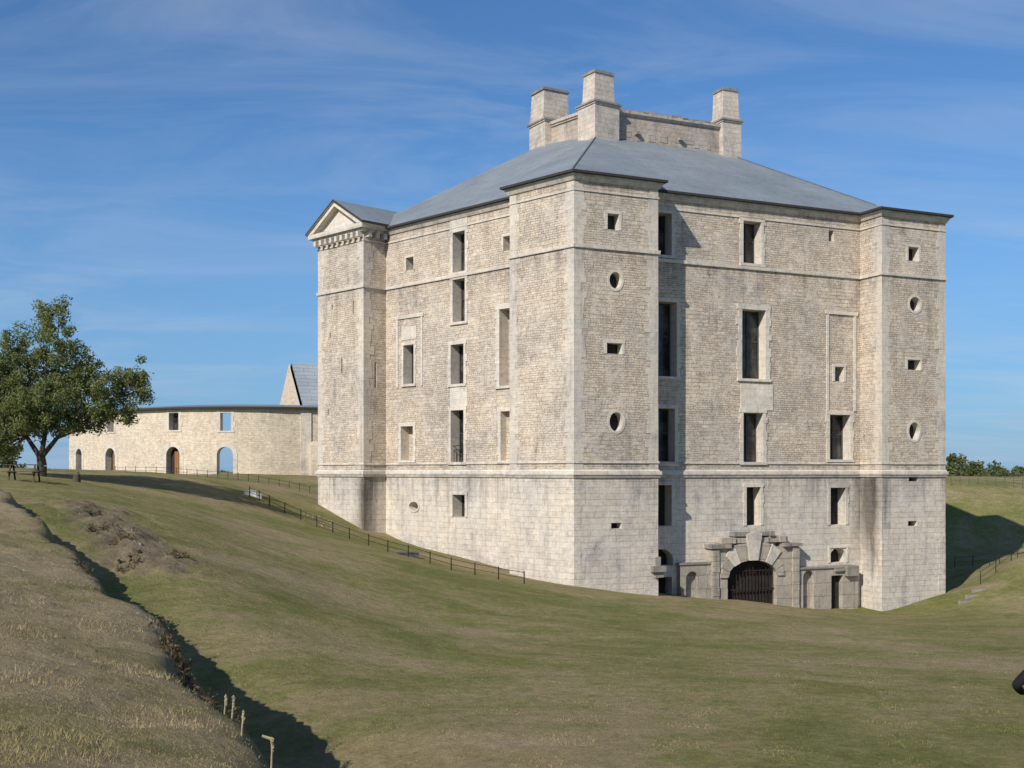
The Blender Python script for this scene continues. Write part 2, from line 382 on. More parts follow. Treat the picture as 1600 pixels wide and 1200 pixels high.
for i in range(5):
    W=frame(S[i][2],S[i][3]); WM[i]=W
    ops=[]
    if i in (0,4):
        for t in OPS['M%d'%i]: ops.append(pxop(W,t))
        for p in ops: p['u0']=max(p['u0'],.05)
        for p in ops: p['u1']=min(p['u1'],W.L-.05)
    mb=MB(); sb=MB()
    for p in ops: p.setdefault('depth',.75)
    wall(mb,W,ZB,ZT,ops,mat_z,depth=.75)
    mw=mb.obj('main_wall',castle)
    for p in ops: window_obj(W,p,mw)
    if i==0:
        u0,u1=W.U(1157),W.U(1207); sb.box(W,u0,u1,0,.05,W.Z(u0,640),W.Z(u0,600),'dress',False); sb.obj('apron_panel',mw)
        tall_frame(W,1291,1337,492,642,mw)
    if i==4:
        tall_frame(W,620,661,497,604,mw)
        for (x0,x1,y0,y1) in ((704,731,604,636),(704,731,345,357),(628,651,512,532)):
            sb=MB(); u0,u1=sorted((W.U(x0),W.U(x1))); sb.box(W,u0,u1,0,.038,W.Z(u0,y1),W.Z(u0,y0),'dress',False); sb.obj('apron_panel',mw)
mb=MB(); band(mb,foot,.17,-.14,.06,'dress',.17); band(mb,foot,.10,.063,.16,'dress',.04); band(mb,foot,.07,.50,.62,'dress',.05)
band(mb,foot,.08,-.3,-.143,'dress',.14)
mb.obj('base_moulding',castle)
mb=MB(); band(mb,foot,.10,12.13,12.33,'dress',.12); mb.obj('string_course',castle)
mb=MB(); band(mb,foot,.06,15.2,15.3,'dress',.06); band(mb,foot,.08,15.75,15.95,'dress',.2); band(mb,foot,.22,15.953,16.08,'dress',.24); mb.obj('cornice',castle)
# roof
EV=offset(foot,.42); ZE=16.22; ZR=[22.3,22.2,22.6,23.0,22.9]
I=[Vector(p) for p in ((5.6,76.3),(15.3,80.7),(14.5,90),(6,91),(2.2,80.4))]
v3=lambda p,z:Vector((p.x,p.y,z))
BP=offset(P,-1.48)
mb=MB(); hips=[]
for i in range(5):
    k=5*i;e=[v3(EV[(k+j)%25],ZE) for j in range(6)]
    j=(i+1)%5
    a,b_=v3(I[i],ZR[i]),v3(I[j],ZR[j])
    mb.add([e[2],e[3],a],'slate');mb.add([e[3],b_,a],'slate')
    # corner at start of the side (i) and at its end (j)
    if i==0:
        mb.add([e[0],e[1],a],'slate');mb.add([e[1],e[2],a],'slate'); hips.append((e[0],a))
    else:
        B=v3(BP[i],ZE); T=B+(a-B)*.2
        mb.add([B,e[2],a],'slate'); mb.add([e[0],e[1],T],'slate'); mb.add([e[1],e[2],T],'slate'); hips.append((T,a))
    if j==0:
        mb.add([e[3],e[4],b_],'slate');mb.add([e[4],e[5],b_],'slate')
    else:
        B=v3(BP[j],ZE); T=B+(b_-B)*.2
        mb.add([e[3],B,b_],'slate'); mb.add([e[3],e[4],T],'slate'); mb.add([e[4],e[5],T],'slate')
mb.add([v3(p,21) for p in I],'slate')
band(mb,foot,.42,ZE-.13,ZE-.005,'fascia',.42)
roof=mb.obj('roof',castle)
for i in (0,1):
    mb=MB(); mb.cyl(hips[i][0],hips[i][1],.06,.06,'lead',6); mb.obj('ridge_flashing',roof)
# parapet + chimneys
mb=MB()
for i in range(5):
    W=frame(I[i],I[(i+1)%5]); wall(mb,W,20.2,23.95,[],lambda z:'plaster')
band(mb,I,.10,23.9,24.02,'chim',.10); band(mb,I,.2,24.023,24.2,'chim',.24)
Ii=offset(I,-.7)
for i in range(5):
    j=(i+1)%5
    mb.add([v3(I[i],24.2),v3(I[j],24.2),v3(Ii[j],24.2),v3(Ii[i],24.2)],'chim'); mb.add([v3(Ii[i],24.2),v3(Ii[j],24.2),v3(Ii[j],20),v3(Ii[i],20)],'plaster')
W=frame(I[0],I[1])
for u,z in ((2.9,23.0),(6.3,23.0)): mb.box(W,u,u+.3,0,.3,z-.3,z-.12,'grey',False)
for k in range(18):
    u=1.1+k*.45+random.random()*.08; mb.box(W,u,u+.42,-.3-random.random()*.2,.16+random.random()*.12,24.203,24.24+random.random()*.13*(1 if k<13 else .3),'grey')
for k in range(9):
    u=1.2+k*.9+random.random()*.5; z=22.3+random.random()*.3; mb.box(W,u,u+.3+random.random()*.6,0,.03,z,z+.25+random.random()*.3,'worn',False)
mb.obj('parapet',roof)
def chimney(c,wb,db,wt,dt,ang,z0,zm,z1,split=True):
    mb=MB()
    d=rot(ang); cc=Vector(c)
    def fr(w,dd):
        p0=cc-d*w/2+Vector((d.y,-d.x))*dd/2; return frame(p0,p0+d*w)
    def blk(w,dd,za,zb,mat='chim'):
        W=fr(w,dd); mb.box(W,0,w,-dd,0,za,zb,mat)
    blk(wb,db,z0,zm)
    blk(wb+.14,db+.14,zm+.001,zm+.1); blk(wb+.28,db+.28,zm+.101,zm+.22,'grey')
    blk(wt+.12,dt+.12,zm+.221,zm+.42)
    n=5;zz=zm+.42
    for k in range(n):
        t=k/n; h=(z1-.2-zz)/(n-k); blk(wt*(1-.09*t),dt*(1-.09*t),zz+.001,zz+h); zz+=h
    blk(wt+.02,dt+.02,z1-.199,z1-.08,'grey'); blk(wt-.08,dt-.08,z1-.079,z1,'grey')
    mb.obj('chimney',roof)
chimney((5.75,76.6),2.0,1.9,1.65,1.35,33,19.5,24.15,26.5)
chimney((15.0,80.9),1.5,1.6,1.35,1.3,24.3,20.5,24.35,26.8)
chimney((2.65,80.9),2.1,2.1,2.1,1.8,30,20.5,24.25,26.7)
# gable (pediment)
W=frame(S[4][0],S[4][1])
w=W.L; zb=16.3; za=18.05; ov=.5
mb=MB()
mb.prism(W,[(-.1,zb),(w+.1,zb),(w/2,za-.15)],-.3,.05,'dress')
L2=9
def slab(u_in,z_in,u_out,z_out,th=.14,f=ov+.12):
    mb.add([W(u_out,f,z_out),W(u_in,f,z_in),W(u_in,-L2,z_in),W(u_out,-L2,z_out)],'slate')
    mb.add([W(u_out,f,z_out-th),W(u_in,f,z_in-th),W(u_in,f,z_in),W(u_out,f,z_out)],'fascia')
    mb.add([W(u_out,f,z_out-th),W(u_in,f,z_in-th),W(u_in,-2,z_in-th),W(u_out,-2,z_out-th)],'dress')
    mb.add([W(u_out,f,z_out-th),W(u_out,-2.2,z_out-th),W(u_out,-2.2,z_out),W(u_out,f,z_out)],'fascia')
slab(w/2,za+.2,-ov-.15,zb+.08); slab(w/2,za+.2,w+ov+.15,zb+.08)
for s in (0,1):
    uo=-ov if s==0 else w+ov
    pts=[(uo,zb),(w/2,za+.04),(w/2,za-.24),(uo+(.55 if s==0 else -.55),zb+.0)]
    mb.prism(W,pts,.05,ov,'dress')
mb.box(W,-ov,w+ov,0,ov,zb-.32,zb-.02,'dress'); mb.box(W,-.25,w+.25,0,.28,zb-.5,zb-.322,'dress')
Wr=frame(S[4][1],S[4][2])
mb.box(Wr,-.0,1.9,0,ov,zb-.32,zb-.025,'dress'); mb.box(Wr,0,1.9,0,.25,zb-.5,zb-.324,'dress')
n=9
for k in range(n):
    u=.05+(w-.35)*k/(n-1); mb.box(W,u,u+.26,0,.42,zb-.85,zb-.502,'dress')
for k in range(3):
    u=.15+k*.62; mb.box(Wr,u,u+.26,0,.4,zb-.85,zb-.502,'dress')
mb.obj('pediment',castle)
# portal
W=WM[0]
mb=MB()
PO=.55
def seg(x0,x1,ytop,o,ops,mt='ashlar'):
    u0,u1=W.U(x0,o),W.U(x1,o); zt=W.Z((u0+u1)/2,ytop,o)
    oo=[]
    for t in ops:
        p=pxop(W,t,o); p['depth']=t[8] if len(t)>8 else .4; oo.append(p)
    wall(mb,W,ZB,zt,oo,lambda z:mt,umin=u0,umax=u1,o=o,revmat='worn')
    mb.add([W(u0,0,ZB),W(u0,o,ZB),W(u0,o,zt),W(u0,0,zt)],mt);mb.add([W(u1,0,ZB),W(u1,o,ZB),W(u1,o,zt),W(u1,0,zt)],mt)
    mb.add([W(u0,o,zt),W(u1,o,zt),W(u1,0,zt),W(u0,0,zt)],mt)
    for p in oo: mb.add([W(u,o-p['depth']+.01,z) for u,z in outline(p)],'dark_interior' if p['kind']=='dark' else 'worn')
    return u0,u1,zt,oo
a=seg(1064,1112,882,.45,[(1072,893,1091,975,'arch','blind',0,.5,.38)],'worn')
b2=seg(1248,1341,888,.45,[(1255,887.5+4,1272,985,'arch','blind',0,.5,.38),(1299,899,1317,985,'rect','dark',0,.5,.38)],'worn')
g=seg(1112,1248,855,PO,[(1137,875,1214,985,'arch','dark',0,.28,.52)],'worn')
mb.box(W,a[0]-.1,g[0]-.004,.0,.53,a[2]+.002,a[2]+.11,'grey'); mb.box(W,g[1]+.004,b2[1]-1.2,.0,.53,b2[2]+.002,b2[2]+.11,'grey')
mb.box(W,b2[1]-1.1,b2[1]-.2,.0,.75,b2[2]-.5,b2[2]+.12,'grey'); mb.box(W,b2[1]-1.9,b2[1]-1.15,.0,.6,b2[2]-.2,b2[2]-.02,'grey')
# broken entablature built of separate worn blocks
random.seed(3)
def course(ua,ub,o1,z0,z1,mt,gap=.012):
    u=ua
    while u<ub-.05:
        w_=min(random.uniform(.35,.8),ub-u); mb.box(W,u,u+w_-gap,0,o1+random.uniform(-.10,.05),z0,z1-random.uniform(0,.10),mt); u+=w_
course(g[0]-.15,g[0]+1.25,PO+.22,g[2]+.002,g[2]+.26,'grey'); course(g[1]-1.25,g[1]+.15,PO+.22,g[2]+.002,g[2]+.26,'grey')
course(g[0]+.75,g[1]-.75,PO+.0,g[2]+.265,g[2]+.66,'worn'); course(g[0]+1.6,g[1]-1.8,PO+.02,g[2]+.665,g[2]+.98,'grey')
for uu in (g[0],g[1]-.5):
    z=-9.5
    while z<g[2]-.1:
        zz=min(z+random.uniform(.35,.6),g[2]-.05); mb.box(W,uu+random.uniform(0,.03),uu+.5-random.uniform(0,.04),PO,PO+.07+random.uniform(0,.05),z+.006,zz-.006,'worn',False); z=zz
gp=g[3][0]; uc=(gp['u0']+gp['u1'])/2; au=(gp['u1']-gp['u0'])/2; zs=gp['z1']-gp['rise']; ri=gp['rise']
N=9
for k in range(N):
    t0=math.pi*(k+.03)/N;t1=math.pi*(k+.97)/N; tm=(t0+t1)/2
    ro=.5+ (1.05 if k==4 else (.85 if k in(2,6) else .6))*max(0,math.sin(tm))+.08*math.sin(k*5)
    f_=lambda t,r:(uc+(au+r*.8)*math.cos(t),zs+(ri+r)*math.sin(t))
    mb.prism(W,[f_(t0,.0),f_(t0+.03*math.sin(k),ro*(1+.08*math.sin(k*7))),f_(tm,ro*1.03),f_(t1,ro*(1+.12*math.sin(k*4))),f_(t1,.0)],PO-.02,PO+(.18 if k==4 else (.10 if k%2==0 else .04)),'quoin' if k in (2,4,6) else 'worn')
Wt=frame(P[0],S[0][1])
mb.box(Wt,Wt.L-.5,Wt.L+.35,.0,.35,Wt.Z(Wt.L,893),Wt.Z(Wt.L,884),'grey'); mb.box(Wt,Wt.L-.25,Wt.L+.25,.0,.2,Wt.Z(Wt.L,902),Wt.Z(Wt.L,893)-.003,'grey')
mb.box(Wt,Wt.L-.22,Wt.L+.1,.0,.15,Wt.Z(Wt.L,884)+.003,Wt.Z(Wt.L,870),'grey')
portal=mb.obj('portal',castle)
mb=MB()
nb=15
for k in range(nb):
    u=gp['u0']+(k+.5)*(2*au)/nb; h=zs+ri*math.sqrt(max(0,1-((u-uc)/au)**2))-.02
    q=W(u,PO-.3,-10); mb.cyl(q,(q.x,q.y,h),.022,.022,'rust',6)
for z in (-5.9,-7.0): mb.box(W,gp['u0']+.01,gp['u1']-.01,PO-.34,PO-.26,z,z+.06,'rust')
mb.obj('iron_gate',castle)
W=WM[4]; p=pxop(W,(705,641,725,722)); mb=MB()
for z in (.75,1.0): mb.box(W,p['u0'],p['u1'],-.2,-.16,p['z0']+z,p['z0']+z+.04,'iron')
for k in range(5):
    u=p['u0']+.05+(p['u1']-p['u0']-.14)*k/4; mb.box(W,u,u+.03,-.19,-.17,p['z0'],p['z0']+.75,'iron')
mb.obj('window_railing',castle)

# ------------------------------------------------------------------ terrain
def ip(x,y,Y): return ((x-800)/F*Y,Y,-(y-HY)/F*Y)
CP=[ip(*t) for t in [(550,1200,17.2),(1100,1200,17.2),(1600,1200,17.2),(480,1130,20.3),(800,1050,28),(1300,1060,27),(1600,1050,29),(1000,985,42),(1500,1000,43),
(900,918,61.5),(1035,932,64),(1180,944,67),(1378,956,70.5),(1478,928,72.5),(797,898,65),(700,872,69),(605,836,76.5),(565,829,75),(498,789,79),
(700,890,60),(605,862,63),(500,826,67),(390,776,70),(400,850,48),(300,900,34),(250,800,48),(150,762,55),(350,754,75),(480,745,95),(250,742,95),(60,744,60),(0,752,50),
(100,792,42),(200,850,36),(600,960,40),(600,1050,27),(450,980,30),(250,965,27),(1600,965,62),(1600,872,75),(1500,758,112),(1600,776,108),(1540,766,110),(1528,888,81.3),(1571,869,89.6),(1600,856,95),(1510,870,92),(1540,900,76),(1700,900,70)]]
CP+=[(10,112,-1.5),(-30,130,-.2),(-52,132,-.25),(60,130,-1),(-60,60,-.1),(60,40,-5.0),(62,98,-3.5),(-60,100,-.2),(-12,15,-4.5),(-6,5,-4.5),(3,5,-4.2),(20,5,-4),(-22,30,-2.5),(8,83,-6),(0,-20,-3.5),(-20,108,-.3)]
CP=np.array(CP)
c2=9.0
def phi(d2): return np.sqrt(d2+c2)
n=len(CP); d2=((CP[:,None,:2]-CP[None,:,:2])**2).sum(-1); K=phi(d2)
Pm=np.c_[np.ones(n),CP[:,:2]]; Amat=np.block([[K,Pm],[Pm.T,np.zeros((3,3))]])
sol=np.linalg.solve(Amat,np.r_[CP[:,2],0,0,0]); wgt,aff=sol[:n],sol[n:]
def lawn(x,y):
    out=aff[0]+aff[1]*x+aff[2]*y
    for (cx,cy,_),w_ in zip(CP,wgt): out=out+w_*phi((x-cx)**2+(y-cy)**2)
    return out
CR=np.array([(2.5,-6,-2.0),(.3,2,-2.2),(-.75,5.2,-2.4),(-2.05,9.7,-2.5),(-3.13,12,-2.48),(-5.4,17.5,-2.3),(-7.28,21.3,-2.25),(-9.4,25,-1.98),(-13.2,32,-1.28),(-17.8,40,-.6),(-28,56,-.3)])
def smooth(t): t=np.clip(t,0,1); return t*t*(3-2*t)
def earthf(x,y):
    ax,ay,bx,by=-11.0,35.0,-15.8,43.5; L=(bx-ax)**2+(by-ay)**2
    t=np.clip(((x-ax)*(bx-ax)+(y-ay)*(by-ay))/L,0,1)
    return np.exp(-((x-ax-t*(bx-ax))**2+(y-ay-t*(by-ay))**2)/4.0)
def height(x,y):
    l=lawn(x,y)
    best=np.full(x.shape,1e9);zc=np.zeros(x.shape);side=np.zeros(x.shape)
    for i in range(len(CR)-1):
        a,b_=CR[i],CR[i+1]; dx,dy=b_[0]-a[0],b_[1]-a[1]; L=dx*dx+dy*dy
        t=np.clip(((x-a[0])*dx+(y-a[1])*dy)/L,0,1)
        d=np.hypot(x-a[0]-t*dx,y-a[1]-t*dy); s=dx*(y-a[1])-dy*(x-a[0])
        m_=d<best; best=np.where(m_,d,best); zc=np.where(m_,a[2]+t*(b_[2]-a[2]),zc); side=np.where(m_,s,side)
    sg=np.where(side>0,-best,best)
    sg=sg+.13*np.sin(.9*y+.7)+.07*np.sin(2.3*y+1.3*x)+.04*np.sin(5.3*y-2*x+1)
    rise=.2*(1-smooth((y-15)/25))+.03
    zb_=np.where(sg<0,zc+rise*np.minimum(-sg,5),zc-2.0*np.maximum(sg,0))
    zb_=zb_-.04*np.exp(-(sg/.3)**2)
    fade=smooth((y-42)/12); zb_=zb_-6*fade
    l=l-.7*np.exp(-((sg-1.9)/2.0)**2)*(1-smooth((y-28)/14))*(1-smooth((8-y)/6))
    k=.10; h=np.clip(.5+.5*(zb_-l)/k,0,1); z=l*(1-h)+zb_*h+k*h*(1-h)
    R=np.hypot(x,y-40); w_=smooth((R-100)/70); z=z*(1-w_)+(-.9)*w_
    bank=np.where((zb_>l-.05),1.0,0.0)
    return z,bank,sg
def geo(a,b_,n): return list(np.geomspace(a,b_,n))
xs=np.array(sorted([-v for v in geo(61,2500,22)]+list(np.arange(-60,-20,1.))+list(np.arange(-20,12,.18))+list(np.arange(12,60,.7))+geo(61,2500,22)))
ys=np.array(list(np.arange(-40,0,2.))+list(np.arange(0,30,.2))+list(np.arange(30,60,.3))+list(np.arange(60,140,1.))+geo(141,4000,24))
XX,YY=np.meshgrid(xs,ys)
ZZ,BK,SG=height(XX,YY)
ER=earthf(XX,YY)
NZ=np.zeros_like(ZZ)
for j in range(ZZ.shape[0]):
    if ys[j]>150 or ys[j]<-5: continue
    for i in range(ZZ.shape[1]):
        if abs(xs[i])>60: continue
        x,y=xs[i],ys[j]; bk=BK[j,i]; er=ER[j,i]
        v=.10*noise.noise(Vector((x*.25,y*.25,3)))+.02*noise.noise(Vector((x*1.3,y*1.3,7)))
        if bk>0 : v+=(.10*noise.noise(Vector((x*1.1,y*1.1,1)))+.06*noise.noise(Vector((x*3.1,y*3.1,5))))
        if er>.1 : v+=er*(.26*noise.noise(Vector((x*.9,y*.9,11)))+.30*noise.noise(Vector((x*2.3,y*2.3,15)))+.12*noise.noise(Vector((x*5,y*5,21))))
        NZ[j,i]=v
ZZ=ZZ+NZ
me=bpy.data.meshes.new('ground'); ny,nx_=ZZ.shape
co=np.c_[XX.ravel(),YY.ravel(),ZZ.ravel()]
idx=np.arange(ny*nx_).reshape(ny,nx_); q=np.stack([idx[:-1,:-1],idx[:-1,1:],idx[1:,1:],idx[1:,:-1]],-1).reshape(-1,4)
me.from_pydata(co.tolist(),[],q.tolist()); me.polygons.foreach_set('use_smooth',[True]*len(q))
at=me.attributes.new('bank','FLOAT','POINT'); at.data.foreach_set('value',BK.ravel().astype(np.float32))
at=me.attributes.new('earth','FLOAT','POINT'); at.data.foreach_set('value',np.maximum(ER*.9,.7*np.where((BK>0)&(SG>.15),1,0)).ravel().astype(np.float32))
ground=bpy.data.objects.new('ground',me); coll.objects.link(ground); ground['kind']='structure'; top(ground,'mown grass ground with dry patches, ditch and grassy bank','ground')
def gz(x,y):
    x=np.asarray(x,float);y=np.asarray(y,float)
    i=np.clip(np.searchsorted(xs,x)-1,0,len(xs)-2); j=np.clip(np.searchsorted(ys,y)-1,0,len(ys)-2)
    tx=(x-xs[i])/(xs[i+1]-xs[i]); ty=(y-ys[j])/(ys[j+1]-ys[j])
    return (ZZ[j,i]*(1-tx)+ZZ[j,i+1]*tx)*(1-ty)+(ZZ[j+1,i]*(1-tx)+ZZ[j+1,i+1]*tx)*ty
def grasscolor(nt):
    tc=nt.nodes.new('ShaderNodeTexCoord'); ob=tc.outputs['Object']
    a=nt.nodes.new('ShaderNodeAttribute'); a.attribute_name='bank'
    e=nt.nodes.new('ShaderNodeAttribute'); e.attribute_name='earth'
    n1=noise_n(nt,ob,.10,6,.72,.6); n2=noise_n(nt,ob,.75,7,.8); n3=noise_n(nt,ob,9,4,.7)
    s=math_n(nt,'ADD',math_n(nt,'MULTIPLY',n1,.64),math_n(nt,'MULTIPLY',n2,.36))
    s=math_n(nt,'ADD',s,math_n(nt,'MULTIPLY',a.outputs['Fac'],.11))
    s=math_n(nt,'ADD',s,math_n(nt,'MULTIPLY',math_n(nt,'SUBTRACT',n3,.5),.2))
    c=ramp(nt,s,[(.38,(.155,.172,.052)),(.46,(.225,.218,.078)),(.515,(.295,.25,.118)),(.585,(.37,.29,.165)),(.73,(.45,.36,.235))])
    d=ramp(nt,noise_n(nt,ob,3.2,8,.88),[(.33,.58),(.6,1.1)])
    c=mix(nt,c,d,.9,'MULTIPLY')
    ef=ramp(nt,math_n(nt,'ADD',math_n(nt,'MULTIPLY',e.outputs['Fac'],.45),math_n(nt,'MULTIPLY',noise_n(nt,ob,1.2,8,.85),.8)),[(.62,0),(.74,.9)])
    ec=ramp(nt,noise_n(nt,ob,2.2,8,.85),[(.35,(.12,.095,.06)),(.65,(.34,.27,.185))])
    c=mix(nt,c,ec,ef)
    return c,n3,ob
m,nt,b=newmat('grass_ground'); c,n3,ob=grasscolor(nt); lk(nt,c,b.inputs['Base Color'])
h=math_n(nt,'ADD',noise_n(nt,ob,14,5,.8),noise_n(nt,ob,2.5,5,.75)); bump(nt,b,h,1,.08)
b.inputs['Roughness'].default_value=1; b.inputs['Specular IOR Level'].default_value=.05
me.materials.append(m)
m,nt,b=newmat('grass_blades'); c,n3,ob=grasscolor(nt); lk(nt,mix(nt,c,(1.08,1.06,1.0),1,'MULTIPLY'),b.inputs['Base Color']); b.inputs['Specular IOR Level'].default_value=.1; M['blades']=m
def blades(name,N,y0,y1,sel,hh,ww,bankv,label):
    u=rng.random(N*3); Y=1/(1/y0+(1/y1-1/y0)*u); X=(rng.random(N*3)*.98-.49)*Y
    z,bk,sg=height(X,Y); k=sel(bk,sg)&(np.sin(X*1.3+Y*.7)*np.sin(Y*1.1-X*.8)+.6*np.sin(X*3.7)*np.sin(Y*2.9)+rng.random(N*3)*1.2>.1); X=X[k][:N];Y=Y[k][:N]; n=len(X)
    z=gz(X,Y); a=rng.random(n)*2*math.pi; h=hh*(.4+rng.random(n)**2)*(.5+.9*(np.sin(X*2.3+Y*1.1)*np.sin(Y*1.9-X)>.3)); w_=ww*(Y/12)**.6
    lx=np.cos(a);ly=np.sin(a); tilt=(rng.random((n,2))-.5)*1.8
    v=np.zeros((n,3,3)); v[:,0]=np.c_[X-lx*w_,Y-ly*w_,z-.01]; v[:,1]=np.c_[X+lx*w_,Y+ly*w_,z-.01]; v[:,2]=np.c_[X+tilt[:,0]*h,Y+tilt[:,1]*h,z+h]
    me=bpy.data.meshes.new(name); me.vertices.add(3*n); me.vertices.foreach_set('co',v.ravel()); me.loops.add(3*n); me.loops.foreach_set('vertex_index',np.arange(3*n)); me.polygons.add(n); me.polygons.foreach_set('loop_start',np.arange(n)*3); me.polygons.foreach_set('loop_total',np.full(n,3)); me.update(); me.validate()
    at=me.attributes.new('bank','FLOAT','POINT'); at.data.foreach_set('value',np.full(3*n,bankv,np.float32))
    me.materials.append(M['blades']); o=bpy.data.objects.new(name,me); coll.objects.link(o); o['kind']='stuff'; top(o,label,'grass'); return o
blades('long_grass',65000,5.5,34,lambda bk,sg:(bk>0)&(sg<.5),.040,.004,.9,'sparse dry grass growing on the bank')
blades('lawn_grass',70000,14,60,lambda bk,sg:(bk<=0),.024,.006,0,'short mown grass on the lawn')

# ------------------------------------------------------------------ left long curved building
AP=[(-14.0,112.5),(-18.7,111),(-24.2,109.3),(-30.4,109.8),(-38,114),(-46.9,122)][::-1]
AP=[Vector(p) for p in AP]
def cat(pts,m_=8):
    out=[];e=[pts[0]*2-pts[1]]+pts+[pts[-1]*2-pts[-2]]
    for i in range(1,len(e)-2):
        for k in range(m_):
            t=k/m_; p0,p1,p2,p3=e[i-1:i+3]
            out.append(.5*((2*p1)+(p2-p0)*t+(2*p0-5*p1+4*p2-p3)*t*t+(3*p1-p0-3*p2+p3)*t**3))
    out.append(pts[-1]); return out
CC=cat(AP); cum=[0]
for a_,b_ in zip(CC,CC[1:]): cum.append(cum[-1]+(b_-a_).length)
def Wc(u,o,z):
    u=min(max(u,0),cum[-1]-1e-6); i=max(0,min(len(cum)-2,int(np.searchsorted(cum,u)-1)))
    t=(u-cum[i])/(cum[i+1]-cum[i]); p=CC[i]*(1-t)+CC[i+1]*t
    da=(CC[min(i+1,len(CC)-1)]-CC[max(i-1,0)]).normalized(); db=(CC[min(i+2,len(CC)-1)]-CC[i]).normalized()
    d=(da*(1-t)+db*t).normalized(); q=p+Vector((d.y,-d.x))*o; return Vector((q.x,q.y,z))
Wc.L=cum[-1]
def cu(x):
    us=np.linspace(0,cum[-1],1500); best=min(us,key=lambda u:abs(800+F*Wc(u,0,0).x/Wc(u,0,0).y-x)); return float(best)
ann=empty('outbuilding',(-33,114,-.3),'long low curved pale stone building with arched doorways','building')
ops=[]
for (x0,y0,x1,y1,sh,kind) in [(168,648,178,675,'rect','glass'),(264,645,279,672,'rect','glass'),(344,645,361,673,'rect','open'),(119,701,128,742,'arch','door'),(165,700,180,745,'arch','door'),(260,698,281,745,'arch','door'),(339,698,364,745,'arch','open')]:
    u0,u1=cu(x0),cu(x1); Y=Wc((u0+u1)/2,0,0).y
    ops.append(dict(u0=u0,u1=u1,z0=(HY-y1)*Y/F,z1=(HY-y0)*Y/F,sh=sh,kind=kind,rise=(u1-u0)/2,depth=.7,sur=.22))
ZW=6.08
mb=MB(); wall(mb,Wc,-1.5,ZW,ops,lambda z:'farwall',nsub=40,depth=.7)
rops=[dict(p) for p in ops]
for p in rops: p['depth']=.001
wall(mb,Wc,-1.5,ZW,rops,lambda z:'farwall',nsub=40,o=-.705)
aw=mb.obj('wall',ann)
for p in ops:
    mb=MB()
    if p['sh']=='rect': surround(mb,Wc,p,.3,.03)
    else:
        ol=outline(p); uc=(p['u0']+p['u1'])/2; zs=p['z1']-p['rise'];a_=(p['u1']-p['u0'])/2
        for k in range(14):
            t0=math.pi*k/14;t1=math.pi*(k+1)/14; f_=lambda t,r:(uc+(a_+r)*math.cos(t),zs+(p['rise']+r)*math.sin(t))
            mb.prism(Wc,[f_(t0,0),f_(t0,.4),f_(t1,.4),f_(t1,0)],0,.04,'dress')
        for s in (-1,1):
            u=uc+s*a_; mb.box(Wc,min(u,u+s*.4),max(u,u+s*.4),0,.04,p['z0'],zs,'dress',False)
    mb.obj('window_surround' if p['sh']=='rect' else 'door_surround',ann)
for p in ops:
    if p['kind']=='open': continue
    mb=MB()
    if p['kind']=='door':
        ol=outline(p); uc=(p['u0']+p['u1'])/2
        mb.add([Wc(u,-.62,z) for u,z in ol],'dark_interior')
        mb.box(Wc,uc-.1,p['u1']-.04,-.40,-.33,p['z0'],p['z1']-.45,'wood')
        for k in range(4): mb.box(Wc,uc-.05+k*.2,uc-.03+k*.2,-.329,-.32,p['z0'],p['z1']-.45,'oldwood')
        mb.obj('door',ann)
    else:
        mb.add([Wc(u,-.62,z) for u,z in outline(p)],'pane'); mb.box(Wc,(p['u0']+p['u1'])/2-.03,(p['u0']+p['u1'])/2+.03,-.6,-.55,p['z0'],p['z1'],'windowframe'); mb.obj('window',ann)
mb=MB(); us=np.linspace(0,Wc.L,41)
for a_,b_ in zip(us,us[1:]):
    mb.add([Wc(a_,.45,ZW+.15),Wc(b_,.45,ZW+.15),Wc(b_,-2.5,ZW+.50),Wc(a_,-2.5,ZW+.50)],'slate')
    mb.add([Wc(a_,.45,ZW-.03),Wc(b_,.45,ZW-.03),Wc(b_,.45,ZW+.15),Wc(a_,.45,ZW+.15)],'fascia')
    mb.add([Wc(a_,.45,ZW-.03),Wc(b_,.45,ZW-.03),Wc(b_,.01,ZW-.03),Wc(a_,.01,ZW-.03)],'fascia')
    mb.add([Wc(a_,-.01,ZW+.01),Wc(b_,-.01,ZW+.01),Wc(b_,-2.5,ZW+.01),Wc(a_,-2.5,ZW+.01)],'fascia')
    mb.add([Wc(a_,-2.5,ZW),Wc(b_,-2.5,ZW),Wc(b_,-2.5,ZW+.5),Wc(a_,-2.5,ZW+.5)],'fascia')
mb.obj('roof',ann)
mb=MB(); u=cu(470)
mb.box(Wc,u,u+1.0,0,.12,-1,ZW-.05,'dress',False); mb.obj('pilaster',ann)
mb=MB(); u=cu(484)
bp=[(0,-1),(1.3,-1),(.9,1.2),(.5,2.6),(0,3.0)]; Wq=lambda z_,o_,zz: Wc(u+o_,z_,zz)
mb.prism(Wq,bp,0,.9,'farwall'); mb.add([Wq(p_[0],0,p_[1]) for p_ in bp],'farwall')
mb.obj('buttress',ann)
p0=Vector((-21.9,119.5)); p1=Vector((-26.0,128)); W=frame(p1,p0)
hs=empty('gabled_house',(-20,122,-.3),'stone house with steep grey slate roof behind curved building','house')
mb=MB(); L=W.L; mb.add([W(0,0,-1.5),W(L,0,-1.5),W(L,0,6.6),W(L*.5,0,11.7),W(0,0,6.6)],'farwall'); mb.add([W(L,0,-1.5),W(L,-13,-1.5),W(L,-13,6.6),W(L,0,6.6)],'farwall'); mb.add([W(0,-13,-1.5),W(0,0,-1.5),W(0,0,6.6),W(0,-13,6.6)],'farwall')
mb.add([W(0,-13,-1.5),W(L,-13,-1.5),W(L,-13,6.6),W(L*.5,-13,11.7),W(0,-13,6.6)],'farwall'); mb.obj('wall',hs)
